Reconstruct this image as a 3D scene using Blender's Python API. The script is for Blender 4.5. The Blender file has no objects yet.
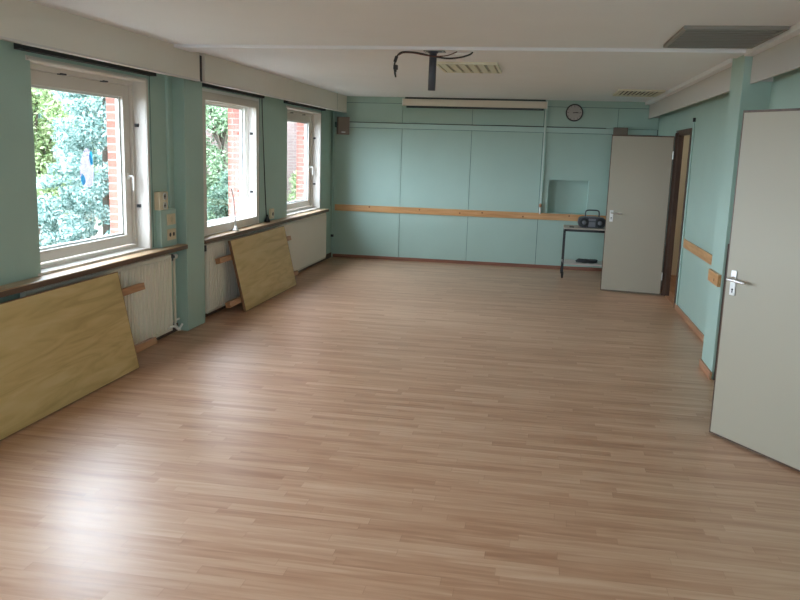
import bpy, bmesh, math, random
from mathutils import Vector, Matrix
random.seed(7)
S = bpy.context.scene
COL = S.collection

# ------------------------------------------------------------------ materials
def lin(r, g, b):
    f = lambda c: (c/255/12.92) if c/255 <= .04045 else ((c/255+.055)/1.055)**2.4
    return (f(r), f(g), f(b), 1)

def mat(name, col, rough=.6, metal=0., spec=.5, noise=0., nscale=8., bump=0., bscale=60.):
    m = bpy.data.materials.new(name); m.use_nodes = True
    nt = m.node_tree; b = nt.nodes['Principled BSDF']
    b.inputs['Base Color'].default_value = col
    b.inputs['Roughness'].default_value = rough
    b.inputs['Metallic'].default_value = metal
    b.inputs['Specular IOR Level'].default_value = spec
    if noise or bump:
        tc = nt.nodes.new('ShaderNodeTexCoord')
    if noise:
        n = nt.nodes.new('ShaderNodeTexNoise'); n.inputs['Scale'].default_value = nscale
        n.inputs['Detail'].default_value = 4
        nt.links.new(tc.outputs['Object'], n.inputs['Vector'])
        mx = nt.nodes.new('ShaderNodeMixRGB'); mx.blend_type = 'MIX'
        mx.inputs[1].default_value = tuple(c*(1-noise) for c in col[:3])+(1,)
        mx.inputs[2].default_value = tuple(min(1, c*(1+noise)) for c in col[:3])+(1,)
        nt.links.new(n.outputs['Fac'], mx.inputs[0]); nt.links.new(mx.outputs[0], b.inputs['Base Color'])
    if bump:
        n2 = nt.nodes.new('ShaderNodeTexNoise'); n2.inputs['Scale'].default_value = bscale
        nt.links.new(tc.outputs['Object'], n2.inputs['Vector'])
        bp = nt.nodes.new('ShaderNodeBump'); bp.inputs['Strength'].default_value = bump
        bp.inputs['Distance'].default_value = .01
        nt.links.new(n2.outputs['Fac'], bp.inputs['Height']); nt.links.new(bp.outputs['Normal'], b.inputs['Normal'])
    return m

class NT:
    """small helper to write node graphs"""
    def __init__(s, m): s.m = m; s.t = m.node_tree; s.n = s.t.nodes; s.l = s.t.links
    def node(s, typ, **kw):
        o = s.n.new(typ)
        for k, v in kw.items(): setattr(o, k, v)
        return o
    def math(s, op, a, b=None):
        o = s.node('ShaderNodeMath', operation=op)
        for i, v in enumerate((a, b)):
            if v is None: continue
            if isinstance(v, (int, float)): o.inputs[i].default_value = v
            else: s.l.new(v, o.inputs[i])
        return o.outputs[0]
    def ramp(s, fac, stops):
        o = s.node('ShaderNodeValToRGB'); e = o.color_ramp.elements
        while len(e) < len(stops): e.new(.5)
        for i, (p, c) in enumerate(stops): e[i].position = p; e[i].color = c
        s.l.new(fac, o.inputs[0]); return o.outputs[0]

def mat_floor():
    m = bpy.data.materials.new('laminate_strip_floor'); m.use_nodes = True
    g = NT(m); b = g.n['Principled BSDF']
    tc = g.node('ShaderNodeTexCoord'); sp = g.node('ShaderNodeSeparateXYZ'); g.l.new(tc.outputs['Object'], sp.inputs[0])
    X, Y = sp.outputs[0], sp.outputs[1]
    row = g.math('FLOOR', g.math('DIVIDE', Y, .066))
    w1 = g.node('ShaderNodeTexWhiteNoise', noise_dimensions='1D'); g.l.new(row, w1.inputs['W'])
    xs = g.math('ADD', g.math('DIVIDE', X, .7), g.math('MULTIPLY', w1.outputs['Value'], 13.))
    cell = g.math('FLOOR', xs)
    cv = g.node('ShaderNodeCombineXYZ'); g.l.new(cell, cv.inputs[0]); g.l.new(row, cv.inputs[1])
    w2 = g.node('ShaderNodeTexWhiteNoise', noise_dimensions='2D'); g.l.new(cv.outputs[0], w2.inputs['Vector'])
    # grain, stretched along the strip and shifted per strip
    gv = g.node('ShaderNodeCombineXYZ')
    g.l.new(g.math('ADD', g.math('MULTIPLY', X, 2.2), g.math('MULTIPLY', w2.outputs['Value'], 40.)), gv.inputs[0])
    g.l.new(g.math('MULTIPLY', Y, 26.), gv.inputs[1])
    nz = g.node('ShaderNodeTexNoise'); nz.inputs['Scale'].default_value = 1.0; nz.inputs['Detail'].default_value = 5
    nz.inputs['Distortion'].default_value = .6
    g.l.new(gv.outputs[0], nz.inputs['Vector'])
    fac = g.math('ADD', g.math('MULTIPLY', w2.outputs['Value'], .27), g.math('ADD', -.03, g.math('MULTIPLY', nz.outputs['Fac'], .85)))
    col = g.ramp(fac, [(.20, (.335, .152, .080, 1)), (.42, (.455, .243, .140, 1)), (.58, (.525, .305, .188, 1)), (.82, (.61, .395, .265, 1))])
    # seams: thin dark line between strips and boards
    fy = g.math('FRACT', g.math('DIVIDE', Y, .066)); fx = g.math('FRACT', xs)
    seam = g.math('MAXIMUM', g.math('LESS_THAN', fy, .022), g.math('LESS_THAN', fx, .004))
    mx = g.node('ShaderNodeMixRGB', blend_type='MULTIPLY'); mx.inputs[2].default_value = (.84, .79, .76, 1)
    g.l.new(seam, mx.inputs[0]); g.l.new(col, mx.inputs[1]); g.l.new(mx.outputs[0], b.inputs['Base Color'])
    r = g.node('ShaderNodeMapRange'); r.inputs[3].default_value = .31; r.inputs[4].default_value = .41
    g.l.new(nz.outputs['Fac'], r.inputs[0]); g.l.new(r.outputs[0], b.inputs['Roughness'])
    b.inputs['Specular IOR Level'].default_value = .8
    return m

def mat_wood(name, c0, c1, c2, axis='Y', scale=1., rough=.45, stretch=14., dist=1.6):
    m = bpy.data.materials.new(name); m.use_nodes = True
    g = NT(m); b = g.n['Principled BSDF']
    tc = g.node('ShaderNodeTexCoord'); mp = g.node('ShaderNodeMapping')
    s = [stretch, stretch, stretch]; s['XYZ'.index(axis)] = 1.1
    mp.inputs['Scale'].default_value = [v*scale for v in s]
    g.l.new(tc.outputs['Object'], mp.inputs['Vector'])
    nz = g.node('ShaderNodeTexNoise'); nz.inputs['Scale'].default_value = 1.; nz.inputs['Detail'].default_value = 6
    nz.inputs['Distortion'].default_value = dist
    g.l.new(mp.outputs[0], nz.inputs['Vector'])
    col = g.ramp(nz.outputs['Fac'], [(.28, c0), (.5, c1), (.72, c2)])
    g.l.new(col, b.inputs['Base Color']); b.inputs['Roughness'].default_value = rough
    return m

def mat_brick(name, c1, c2, mortar, scale=1.):
    m = bpy.data.materials.new(name); m.use_nodes = True
    g = NT(m); b = g.n['Principled BSDF']
    tc = g.node('ShaderNodeTexCoord'); sp = g.node('ShaderNodeSeparateXYZ'); g.l.new(tc.outputs['Object'], sp.inputs[0])
    cb = g.node('ShaderNodeCombineXYZ')
    g.l.new(g.math('ADD', sp.outputs[0], sp.outputs[1]), cb.inputs[0]); g.l.new(sp.outputs[2], cb.inputs[1])
    br = g.node('ShaderNodeTexBrick'); g.l.new(cb.outputs[0], br.inputs['Vector'])
    br.inputs['Color1'].default_value = c1; br.inputs['Color2'].default_value = c2; br.inputs['Mortar'].default_value = mortar
    br.inputs['Scale'].default_value = scale; br.inputs['Brick Width'].default_value = .22
    br.inputs['Row Height'].default_value = .066; br.inputs['Mortar Size'].default_value = .006
    br.inputs['Bias'].default_value = 0.
    g.l.new(br.outputs['Color'], b.inputs['Base Color']); b.inputs['Roughness'].default_value = .9
    return m

def mat_glass():
    m = bpy.data.materials.new('window_glass'); m.use_nodes = True
    g = NT(m); g.n.remove(g.n['Principled BSDF'])
    tr = g.node('ShaderNodeBsdfTransparent'); tr.inputs[0].default_value = (.95, .97, .97, 1)
    gl = g.node('ShaderNodeBsdfGlossy'); gl.inputs['Roughness'].default_value = .02
    fr = g.node('ShaderNodeFresnel'); geo = g.node('ShaderNodeNewGeometry')
    g.l.new(g.math('ADD', 1.3, g.math('MULTIPLY', geo.outputs['Backfacing'], 1/1.3-1.3)), fr.inputs['IOR'])   # a thin pane: the same from both faces
    mx = g.node('ShaderNodeMixShader'); g.l.new(fr.outputs[0], mx.inputs[0])
    g.l.new(tr.outputs[0], mx.inputs[1]); g.l.new(gl.outputs[0], mx.inputs[2])
    g.l.new(mx.outputs[0], g.n['Material Output'].inputs['Surface'])
    return m

def mat_film(name, col, alpha):
    m = bpy.data.materials.new(name); m.use_nodes = True
    g = NT(m); b = g.n['Principled BSDF']
    b.inputs['Base Color'].default_value = col; b.inputs['Roughness'].default_value = .5
    tl = g.node('ShaderNodeBsdfTranslucent'); tl.inputs[0].default_value = col
    tr = g.node('ShaderNodeBsdfTransparent')
    mx = g.node('ShaderNodeMixShader'); mx.inputs[0].default_value = alpha
    g.l.new(tr.outputs[0], mx.inputs[1]); g.l.new(tl.outputs[0], mx.inputs[2])
    g.l.new(mx.outputs[0], g.n['Material Output'].inputs['Surface'])
    return m

def mat_leaf(name, ca, cb, cc):
    m = bpy.data.materials.new(name); m.use_nodes = True
    g = NT(m); b = g.n['Principled BSDF']
    geo = g.node('ShaderNodeNewGeometry')
    col = g.ramp(geo.outputs['Random Per Island'], [(.1, ca), (.5, cb), (.95, cc)])
    b.inputs['Roughness'].default_value = .55
    g.l.new(col, b.inputs['Base Color'])
    tl = g.node('ShaderNodeBsdfTranslucent'); g.l.new(col, tl.inputs[0])
    mx = g.node('ShaderNodeMixShader'); mx.inputs[0].default_value = .35
    g.l.new(b.outputs[0], mx.inputs[1]); g.l.new(tl.outputs[0], mx.inputs[2])
    g.l.new(mx.outputs[0], g.n['Material Output'].inputs['Surface'])
    return m

TEAL = (.375, .515, .455, 1)
M = dict(
    teal=mat('teal_paint', TEAL, .5, noise=.05, nscale=3., bump=.08, bscale=40),
    teal_seam=mat('dark_panel_gap', (.07, .13, .115, 1), .8),
    teal_trim=mat('teal_painted_trim', (.41, .565, .515, 1), .45),
    ceil=mat('ceiling_paint', (.80, .81, .84, 1), .85, noise=.03, nscale=2., bump=.05, bscale=120),
    fascia=mat('cream_pelmet_board', (.68, .645, .57, 1), .6, noise=.02, nscale=2.),
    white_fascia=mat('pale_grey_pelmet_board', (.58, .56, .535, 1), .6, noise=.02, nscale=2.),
    floor=mat_floor(),
    frame=mat('window_frame_paint', (.66, .61, .55, 1), .4),
    frame_out=mat('white_outer_frame_paint', (.85, .84, .82, 1), .4),
    glass=mat_glass(),
    red_brick=mat_brick('red_brick', (.30, .085, .06, 1), (.36, .12, .09, 1), (.34, .27, .24, 1)),
    grey_brick=mat_brick('greyish_pink_brick', (.135, .085, .075, 1), (.18, .118, .104, 1), (.22, .195, .18, 1)),
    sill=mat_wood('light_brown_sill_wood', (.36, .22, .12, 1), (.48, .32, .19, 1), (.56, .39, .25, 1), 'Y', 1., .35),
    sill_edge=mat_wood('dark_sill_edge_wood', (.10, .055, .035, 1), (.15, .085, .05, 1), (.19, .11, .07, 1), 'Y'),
    radiator=mat('cream_radiator_enamel', (.80, .75, .65, 1), .4, noise=.02, nscale=2),
    pipe=mat('cream_pipe_paint', (.66, .60, .49, 1), .4),
    dark=mat('black_plastic', (.018, .018, .02, 1), .45),
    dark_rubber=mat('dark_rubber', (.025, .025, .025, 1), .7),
    white_plastic=mat('white_plastic', (.82, .81, .78, 1), .35),
    cream_plastic=mat('cream_plastic', (.70, .60, .42, 1), .4),
    board=mat_wood('yellow_brown_veneer', (.48, .325, .125, 1), (.61, .435, .185, 1), (.67, .50, .24, 1), 'Y', .9, .45, 9., 2.4),
    board_edge=mat_wood('brown_board_edge', (.20, .10, .05, 1), (.27, .145, .07, 1), (.33, .19, .10, 1), 'Z'),
    batten=mat_wood('orange_brown_batten', (.33, .15, .07, 1), (.46, .23, .11, 1), (.54, .30, .16, 1), 'Y'),
    pine=mat_wood('varnished_pine', (.44, .20, .07, 1), (.58, .30, .12, 1), (.66, .38, .18, 1), 'X', 1., .35, 16., 2.),
    pine_y=mat_wood('varnished_pine_lengthwise', (.44, .20, .07, 1), (.58, .30, .12, 1), (.66, .38, .18, 1), 'Y', 1., .35, 16., 2.),
    knot=mat('pine_knot', (.22, .08, .03, 1), .4),
    skirting=mat_wood('reddish_brown_skirting', (.17, .062, .035, 1), (.23, .09, .055, 1), (.28, .12, .075, 1), 'X', 1., .4),
    skirting_y=mat_wood('brown_skirting', (.32, .15, .08, 1), (.42, .21, .12, 1), (.50, .27, .16, 1), 'Y', 1., .4),
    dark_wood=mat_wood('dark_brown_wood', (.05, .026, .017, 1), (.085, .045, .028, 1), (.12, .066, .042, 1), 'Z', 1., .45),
    door=mat('cream_door_face', (.40, .365, .285, 1), .5, noise=.03, nscale=1.5),
    metal=mat('brushed_aluminium', (.72, .71, .69, 1), .3, 1.),
    cart_top=mat('grey_brown_laminate', (.50, .43, .36, 1), .4),
    cart_shelf=mat('pale_shelf_laminate', (.62, .55, .50, 1), .4),
    black_metal=mat('black_painted_steel', (.015, .015, .016, 1), .35),
    boombox=mat('charcoal_plastic', (.045, .045, .055, 1), .35),
    boombox_grey=mat('grey_plastic', (.16, .16, .18, 1), .35),
    clock_face=mat('grey_white_dial', (.42, .385, .365, 1), .5),
    clock_rim=mat('black_clock_rim', (.015, .02, .02, 1), .3),
    speaker=mat('brown_speaker_cabinet', (.20, .145, .115, 1), .6),
    speaker_cloth=mat('grey_brown_speaker_cloth', (.20, .155, .125, 1), .9, noise=.2, nscale=200),
    screen_case=mat('cream_screen_case', (.72, .64, .54, 1), .4),
    screen_bar=mat('dark_screen_bar', (.02, .03, .03, 1), .4),
    mount=mat('blue_grey_steel', (.075, .08, .10, 1), .4, .2),
    grille=mat('cream_louvre', (.70, .67, .52, 1), .45),
    grille_back=mat('dark_lamp_cavity', (.06, .055, .045, 1), .7),
    hall=mat('cream_hall_paint', (.70, .655, .52, 1), .7),
    lamp=None,
    ground=mat('garden_soil', (.10, .085, .05, 1), .95, noise=.5, nscale=3.),
    bark=mat('tree_bark', (.10, .075, .055, 1), .9, noise=.3, nscale=10),
    leaf_blue=mat_leaf('blue_green_needles', (.075, .145, .125, 1), (.225, .345, .31, 1), (.50, .61, .57, 1)),
    leaf_yel=mat_leaf('yellow_green_leaves', (.13, .20, .07, 1), (.28, .36, .16, 1), (.50, .54, .34, 1)),
    leaf_grn=mat_leaf('mid_green_leaves', (.08, .15, .07, 1), (.19, .28, .15, 1), (.38, .46, .30, 1)),
    leaf_ivy=mat_leaf('green_ivy_leaves', (.06, .12, .075, 1), (.13, .22, .15, 1), (.27, .36, .28, 1)),
    film=mat_film('pale_pink_film', (.22, .19, .24, 1), .55),
    film_blue=mat_film('blue_film', (.02, .24, .36, 1), .75),
    red_wire=mat('red_wire', (.10, .03, .025, 1), .5),
    rod_grey=mat('grey_rod', (.26, .23, .20, 1), .5),
    louvre_shade=mat('shade_toned_louvre', (.27, .25, .215, 1), .5),  # louvre colour darkened to hold the shade on the near lamp
    lamp_tan=mat('tan_lamp_cavity', (.40, .37, .28, 1), .7),
)
lm = bpy.data.materials.new('hall_fill_glow'); lm.use_nodes = True  # glow of the added hall lamps
lb = lm.node_tree.nodes['Principled BSDF']
lb.inputs['Base Color'].default_value = (.9, .85, .75, 1)
lb.inputs['Emission Color'].default_value = (1, .96, .88, 1); lb.inputs['Emission Strength'].default_value = 7.
M['lamp'] = lm

# ------------------------------------------------------------------ mesh helpers
class MB:
    def __init__(s): s.bm = bmesh.new()
    def box(s, x0, x1, y0, y1, z0, z1, bevel=0., rot=None, piv=None):
        r = bmesh.ops.create_cube(s.bm, size=1.)
        vs = r['verts']
        for v in vs:
            v.co = Vector(((x0+x1)/2+v.co.x*(x1-x0), (y0+y1)/2+v.co.y*(y1-y0), (z0+z1)/2+v.co.z*(z1-z0)))
        if bevel:
            es = list({e for v in vs for e in v.link_edges})
            rr = bmesh.ops.bevel(s.bm, geom=es, offset=bevel, segments=2, affect='EDGES', profile=.6)
            vs = list({v for f in rr['faces'] for v in f.verts} | {v for v in vs if v.is_valid})
        if rot is not None:
            bmesh.ops.rotate(s.bm, verts=vs, cent=piv or (0, 0, 0), matrix=rot)
        return s
    def quad(s, pts):
        s.bm.faces.new([s.bm.verts.new(p) for p in pts]); return s
    def prism(s, pts, d):
        """polygon pts (list of 3D) extruded by vector d"""
        d = Vector(d); a = [s.bm.verts.new(p) for p in pts]; b = [s.bm.verts.new(Vector(p)+d) for p in pts]
        n = len(pts)
        s.bm.faces.new(a[::-1]); s.bm.faces.new(b)
        for i in range(n): s.bm.faces.new((a[i], a[(i+1) % n], b[(i+1) % n], b[i]))
        return s
    def cyl(s, p0, p1, r0, r1=None, n=20, caps=True):
        p0, p1 = Vector(p0), Vector(p1); r1 = r0 if r1 is None else r1
        q = (p1-p0).to_track_quat('Z', 'Y'); rings = []
        for p, r in ((p0, r0), (p1, r1)):
            rings.append([s.bm.verts.new(p+q @ Vector((math.cos(2*math.pi*i/n)*r, math.sin(2*math.pi*i/n)*r, 0))) for i in range(n)])
        for i in range(n): s.bm.faces.new((rings[0][i], rings[0][(i+1) % n], rings[1][(i+1) % n], rings[1][i]))
        if caps: s.bm.faces.new(rings[0][::-1]); s.bm.faces.new(rings[1])
        return s
    def tube(s, pts, r, n=10, smooth=4):
        P = [Vector(p) for p in pts]
        if smooth and len(P) > 2:      # Catmull-Rom
            Q = []
            for i in range(len(P)-1):
                a, b, c, d = P[max(i-1, 0)], P[i], P[i+1], P[min(i+2, len(P)-1)]
                for k in range(smooth):
                    t = k/smooth
                    Q.append(.5*((2*b)+(c-a)*t+(2*a-5*b+4*c-d)*t*t+(3*b-a-3*c+d)*t**3))
            Q.append(P[-1]); P = Q
        rings = []; ref = None
        for i, p in enumerate(P):
            t = (P[min(i+1, len(P)-1)]-P[max(i-1, 0)]).normalized()
            if ref is None: ref = t.orthogonal().normalized()
            ref = (ref-t*ref.dot(t)).normalized(); b = t.cross(ref)
            rr = r(i/(len(P)-1)) if callable(r) else r
            rings.append([s.bm.verts.new(p+ref*math.cos(2*math.pi*k/n)*rr+b*math.sin(2*math.pi*k/n)*rr) for k in range(n)])
        for a, b in zip(rings, rings[1:]):
            for k in range(n): s.bm.faces.new((a[k], a[(k+1) % n], b[(k+1) % n], b[k]))
        s.bm.faces.new(rings[0][::-1]); s.bm.faces.new(rings[-1]); return s
    def lathe(s, c, axis, prof, n=32):
        """prof: list of (radius, height along axis)"""
        q = Vector(axis).to_track_quat('Z', 'Y'); c = Vector(c); rings = []
        for r, h in prof:
            rings.append([s.bm.verts.new(c+q @ Vector((math.cos(2*math.pi*i/n)*r, math.sin(2*math.pi*i/n)*r, h))) for i in range(n)])
        for a, b in zip(rings, rings[1:]):
            for k in range(n): s.bm.faces.new((a[k], a[(k+1) % n], b[(k+1) % n], b[k]))
        s.bm.faces.new(rings[0][::-1]); s.bm.faces.new(rings[-1]); return s
    def rotate(s, mat3, piv):
        bmesh.ops.rotate(s.bm, verts=s.bm.verts[:], cent=piv, matrix=mat3); return s

def obj(name, mb, m, parent=None, smooth=False):
    bm = mb.bm
    bmesh.ops.recalc_face_normals(bm, faces=bm.faces[:])
    if parent is None:
        xs = [v.co for v in bm.verts]
        base = Vector(((min(v.x for v in xs)+max(v.x for v in xs))/2, (min(v.y for v in xs)+max(v.y for v in xs))/2, min(v.z for v in xs)))
    else:
        base = Vector(parent['_base'])
    bmesh.ops.translate(bm, verts=bm.verts[:], vec=-base)
    me = bpy.data.meshes.new(name); bm.to_mesh(me); bm.free()
    if smooth:
        for p in me.polygons: p.use_smooth = True
    me.materials.append(m if not isinstance(m, str) else M[m])
    o = bpy.data.objects.new(name, me); COL.objects.link(o)
    if parent is None: o.location = base
    else: o.parent = parent
    o['_base'] = tuple(base)
    return o

def thing(name, label, cat, base, group=None):
    o = bpy.data.objects.new(name, None); COL.objects.link(o); o.location = base
    o.empty_display_size = .1
    o['_base'] = tuple(base); o['label'] = label; o['category'] = cat
    if group: o['group'] = group
    return o

def tag(o, label, cat, group=None, kind=None):
    o['label'] = label; o['category'] = cat
    if group: o['group'] = group
    if kind: o['kind'] = kind
    return o

def struct(name, mb, m, label=None, parent=None, smooth=False):
    o = obj(name, mb, m, parent, smooth)
    if parent is None:
        o['kind'] = 'structure'
        if label: o['label'] = label; o['category'] = name.split('_')[0]
    return o

# ------------------------------------------------------------------ dimensions (metres; x right, y away, back wall at y = 0)
H = 2.547           # ceiling
XR = 4.955          # right wall
YB = -14.8          # wall behind the camera
WZ0, WZ1 = .837, 2.245
WIN = [(-7.700, -6.133), (-5.026, -3.441), (-2.345, -.743), (-10.35, -8.80), (-13.0, -11.45)]  # last two are unseen, added to let more daylight in
PIL = (-5.656, -5.26)

# ------------------------------------------------------------------ floor, ceiling
struct('floor', MB().box(-.205, XR+.13, YB, 0.1, -.12, 0), 'floor', 'pinkish brown laminate strip floor')
struct('ceiling', MB().box(-.35, 6.9, YB-.2, .7, H, H+.2), 'ceil', 'plain off-white ceiling')
b = MB().box(.03, 4.80, -6.06, -5.72, H-.024, H+.02, .004)
struct('trim_1', b, 'ceil', 'flat shallow ceiling beam between the two pilasters')

# ------------------------------------------------------------------ left wall
ys = sorted(WIN)
b = MB()
b.box(-.186, 0, YB, .1, WZ1, H+.05)                                        # above the windows
edges = [YB]+[v for w in ys for v in w]+[.1]
for i in range(0, len(edges), 2):
    b.box(-.186, 0, edges[i], edges[i+1], WZ0-.055, WZ1)                   # piers
b.box(-.186, 0, YB, .1, -.05, WZ0-.055)                                    # apron behind the radiators
for (a, c) in WIN: b.box(-.186, -.099, a, c, WZ0-.055, WZ0-.012)
struct('wall_left', b, 'teal', 'teal painted window wall')
b = MB()
e2 = [YB-.4]+[v+d for w in ys for v, d in zip(w, (.025, -.025))]+[.5]
b.box(-.36, -.185, YB-.4, .5, WZ1-.02, 3.4)
b.box(-.36, -.185, YB-.4, .5, -.4, WZ0-.02)
for i in range(0, len(e2), 2): b.box(-.36, -.185, e2[i], e2[i+1], WZ0-.02, WZ1-.02)
struct('wall_outside', b, 'red_brick', 'red brick outer face of the window wall')

b = MB().box(-.06, .112, PIL[0], PIL[1], 0, H+.02, .006)
struct('pillar_left', b, 'teal', 'teal pilaster between the first two windows')

# vertical seams in the pier panels
b = MB()
for y in (-6.085, -3.40, -.70, -.10): b.box(-.002, .0025, y-.004, y+.004, WZ0, 2.36)
struct('trim_2', b, 'teal_seam', 'thin dark seams in the window wall panels')

# ------------------------------------------------------------------ windows
WNAME = ('nearest the camera', 'in the middle of the left wall', 'beside the far corner', 'out of view on the left wall, added for daylight', 'unseen at the rear of the room, added for daylight')
def window(i, a, c):
    """a..c along y; a casement set deep in its reveal, window 2 a fixed pane behind a flat inner frame"""
    root = MB(); o_ = .036; flat = i == 2; wz1 = WZ1-(.0 if flat else .012)
    if not flat: a, c = a-.035, c-.034
    f0, f1 = -.185, (-.125 if flat else -.105)                             # fixed frame
    root.box(f0, f1, a, a+.032, WZ0, wz1); root.box(f0, f1, c-.032, c, WZ0, wz1)
    root.box(f0, f1, a+.032, c-.032, WZ0, WZ0+.030); root.box(f0, f1, a+.032, c-.032, wz1-.036, wz1)
    # lining boards of the reveal
    fm = 'frame_out' if flat else 'frame'
    root.box(f1, -.002, a-.012, a+.002, WZ0-.01, wz1+.012); root.box(f1, .002, c-.002, c+.03, WZ0-.01, wz1+.012)
    root.box(f1, .002, a-.012, c+.03, wz1-.002, wz1+.03); root.box(f1, .002, a, c, WZ0-.012, WZ0+.004)
    w = struct('window_%d' % i, root, fm, 'window '+WNAME[i-1])
    cs = MB()
    if flat:                                                              # broad flat inner frame
        t = .078
        cs.box(-.03, .008, a, a+t, WZ0, wz1, .003); cs.box(-.03, .008, c-t, c, WZ0, wz1, .003)
        cs.box(-.03, .007, a+t, c-t, wz1-t, wz1, .003); cs.box(-.03, .007, a+t, c-t, WZ0+.004, WZ0+t, .003)
    else:                                                                 # slim casing on the far side and top
        cs.box(.0, .012, c+.002, c+.034, WZ0-.01, wz1+.020, .003); cs.box(.0, .012, a, c+.002, wz1+.002, wz1+.020, .003)
    obj('casing', cs, 'frame', w)
    if flat: sx, st, sb, sa, sc, z0, z1 = (-.175, -.128), .055, .045, a+.03, c-.03, WZ0+.03, wz1-.034
    else: sx, st, sb, sa, sc, z0, z1 = (-.18, -.130), .098, .082, a+.034, c-.034, WZ0+.040, wz1-.038
    x0, x1 = sx; s = st; sh = MB()
    sh.box(x0, x1, sa, sa+s, z0, z1, .004); sh.box(x0, x1, sc-s, sc, z0, z1, .004)
    sh.box(x0, x1, sa+s-.002, sc-s+.002, z0, z0+sb, .004); sh.box(x0, x1, sa+s-.002, sc-s+.002, z1-s, z1, .004)
    sash = obj('sash', sh, fm, w)
    bd = MB(); k = .016                                                   # white glazing bead outside the pane
    bd.box(-.19, -.160, sa+s-.002, sa+s+k, z0+sb, z1-s); bd.box(-.19, -.160, sc-s-k, sc-s+.002, z0+sb, z1-s)
    bd.box(-.19, -.160, sa+s+k, sc-s-k, z0+sb-.002, z0+sb+k); bd.box(-.19, -.160, sa+s+k, sc-s-k, z1-s-k, z1-s+.002)
    obj('glazing_bead', bd, 'frame_out', sash)
    obj('pane', MB().box(-.160, -.155, sa+s, sc-s, z0+sb, z1-s), 'glass', sash)
    if not flat:
        h = MB(); hy = sc-.05                                             # lever handle on the far stile
        h.box(-.130, -.120, hy-.016, hy+.016, 1.425, 1.475, .003)
        h.cyl((-.120, hy, 1.452), (-.085, hy, 1.452), .008)
        h.tube([(-.087, hy, 1.456), (-.082, hy+.004, 1.43), (-.084, hy+.006, 1.33)], lambda t: .010-.003*t, 10)
        obj('handle', h, 'white_plastic', sash)
        for y in (a+.36*(c-a), a+.72*(c-a)):
            obj('hinge', MB().box(-.130, -.099, y-.035, y+.035, wz1-.043, wz1-.032), 'dark', w)
    for z in (1.20, 1.875):
        obj('catch', MB().box(-.095, -.06, c-.014, c-.001, z-.014, z+.014, .003).cyl((-.078, c-.03, z), (-.078, c-.01, z), .008), 'dark', w)
    obj('outer_sill', MB().box(-.40, -.183, a+.0, c-.0, WZ0-.03, WZ0+.012), 'frame_out', w)
    return w
for i, (a, c) in enumerate(WIN): window(i+1, a, c)

# dark boxes painting the shade of slots above the windows, behind the pelmet
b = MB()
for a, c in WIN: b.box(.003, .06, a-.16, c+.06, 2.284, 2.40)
struct('trim_3', b, 'dark_rubber', 'dark boxes painting shaded slots behind the left pelmet')

# ------------------------------------------------------------------ pelmets along both sides
def pelmet(name, y0, y1, label):
    p = MB().box(.195, .215, y0, y1, 2.304, H+.01, .002)
    p.box(.0, .195, y1-.02, y1, 2.310, H+.01); p.box(.0, .195, y0, y0+.02, 2.310, H+.01)
    o = struct(name, p, 'fascia', label)
    obj('bottom_lip', MB().box(.170, .219, y0, y1, 2.292, 2.306, .002), 'white_fascia', o)
    return o
pelmet('trim_4', YB, -5.545, 'cream pelmet board above the first window')
pelmet('trim_5', -5.43, -.001, 'cream pelmet board above the two far windows')
b = MB().box(.113, .185, -5.545, -5.43, 2.30, H-.02)  # solid dark strip, its colour stands for the shade in the pelmet gap
struct('trim_11', b, 'dark_rubber', 'dark strip painting the shade between the two left pelmets')
b = MB().box(.212, .2165, -.60, -.594, 2.306, H)
struct('trim_6', b, 'teal_seam', 'joint in the far left pelmet')
def pelmet_r(name, y0, y1, label):
    p = MB().box(4.799, 4.82, y0, y1, 2.307, H+.01, .002)
    p.box(4.82, XR, y0, y0+.02, 2.325, H+.01); p.box(4.82, XR, y1-.02, y1, 2.325, H+.01)
    o = struct(name, p, 'white_fascia', label)
    obj('cable_duct', MB().box(4.735, 4.799, y0, y1, H-.042, H, .003), 'ceil', o)
    return o
pelmet_r('trim_7', -5.575, -.001, 'grey-white pelmet along the right wall beyond the pilaster')
pelmet_r('trim_8', YB, -6.01, 'grey-white pelmet along the right wall above the near door')

# ------------------------------------------------------------------ back wall: painted panels with thin gaps and a niche
NX0, NX1, NZ0, NZ1 = 3.41, 4.01, .862, 1.366
b = MB()
seams = [.02, 1.1095, 2.197, 3.281, 4.366, XR]
g = .0035
def panel(x0, x1, z0, z1): b.box(x0+g, x1-g, 0, .02, z0+g, z1-g)
for i in range(5):
    x0, x1 = seams[i], seams[i+1]
    if i == 3:
        panel(x0, x1, 0, NZ0+g); panel(x0, x1, NZ1-g, 2.07)
        panel(x0, NX0+g, NZ0-g, NZ1+g); panel(NX1-g, x1, NZ0-g, NZ1+g)
    else: panel(x0, x1, 0, 2.07)
    panel(x0, x1, 2.15, 2.452); b.box(x0, x1, 0, .02, 2.456, H+.03)
b.box(-.1, .02, 0, .02, 0, H+.03)
b.box(NX0, NX1, .145, .16, NZ0, NZ1)                                       # niche back
b.box(NX0-.012, NX0, .0195, .16, NZ0-.01, NZ1+.01); b.box(NX1, NX1+.012, .0195, .16, NZ0-.01, NZ1+.01)
b.box(NX0, NX1, .0195, .16, NZ0-.012, NZ0); b.box(NX0, NX1, .0195, .16, NZ1, NZ1+.012)
struct('wall_back', b, 'teal', 'teal panelled far wall with a shallow square niche')
b = MB()
b.box(-.35, NX0-.02, .0215, .3, -.1, H+.1); b.box(NX1+.02, 7., .0215, .3, -.1, H+.1)
b.box(NX0-.02, NX1+.02, .0215, .3, -.1, NZ0-.02); b.box(NX0-.02, NX1+.02, .0215, .3, NZ1+.02, H+.1)
b.box(NX0-.02, NX1+.02, .165, .3, NZ0-.02, NZ1+.02)
struct('wall_back_core', b, 'teal_seam', 'dark gaps between the far wall panels')
b = MB().box(.06, 4.94, -.022, .001, 2.072, 2.148, .003)
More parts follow.
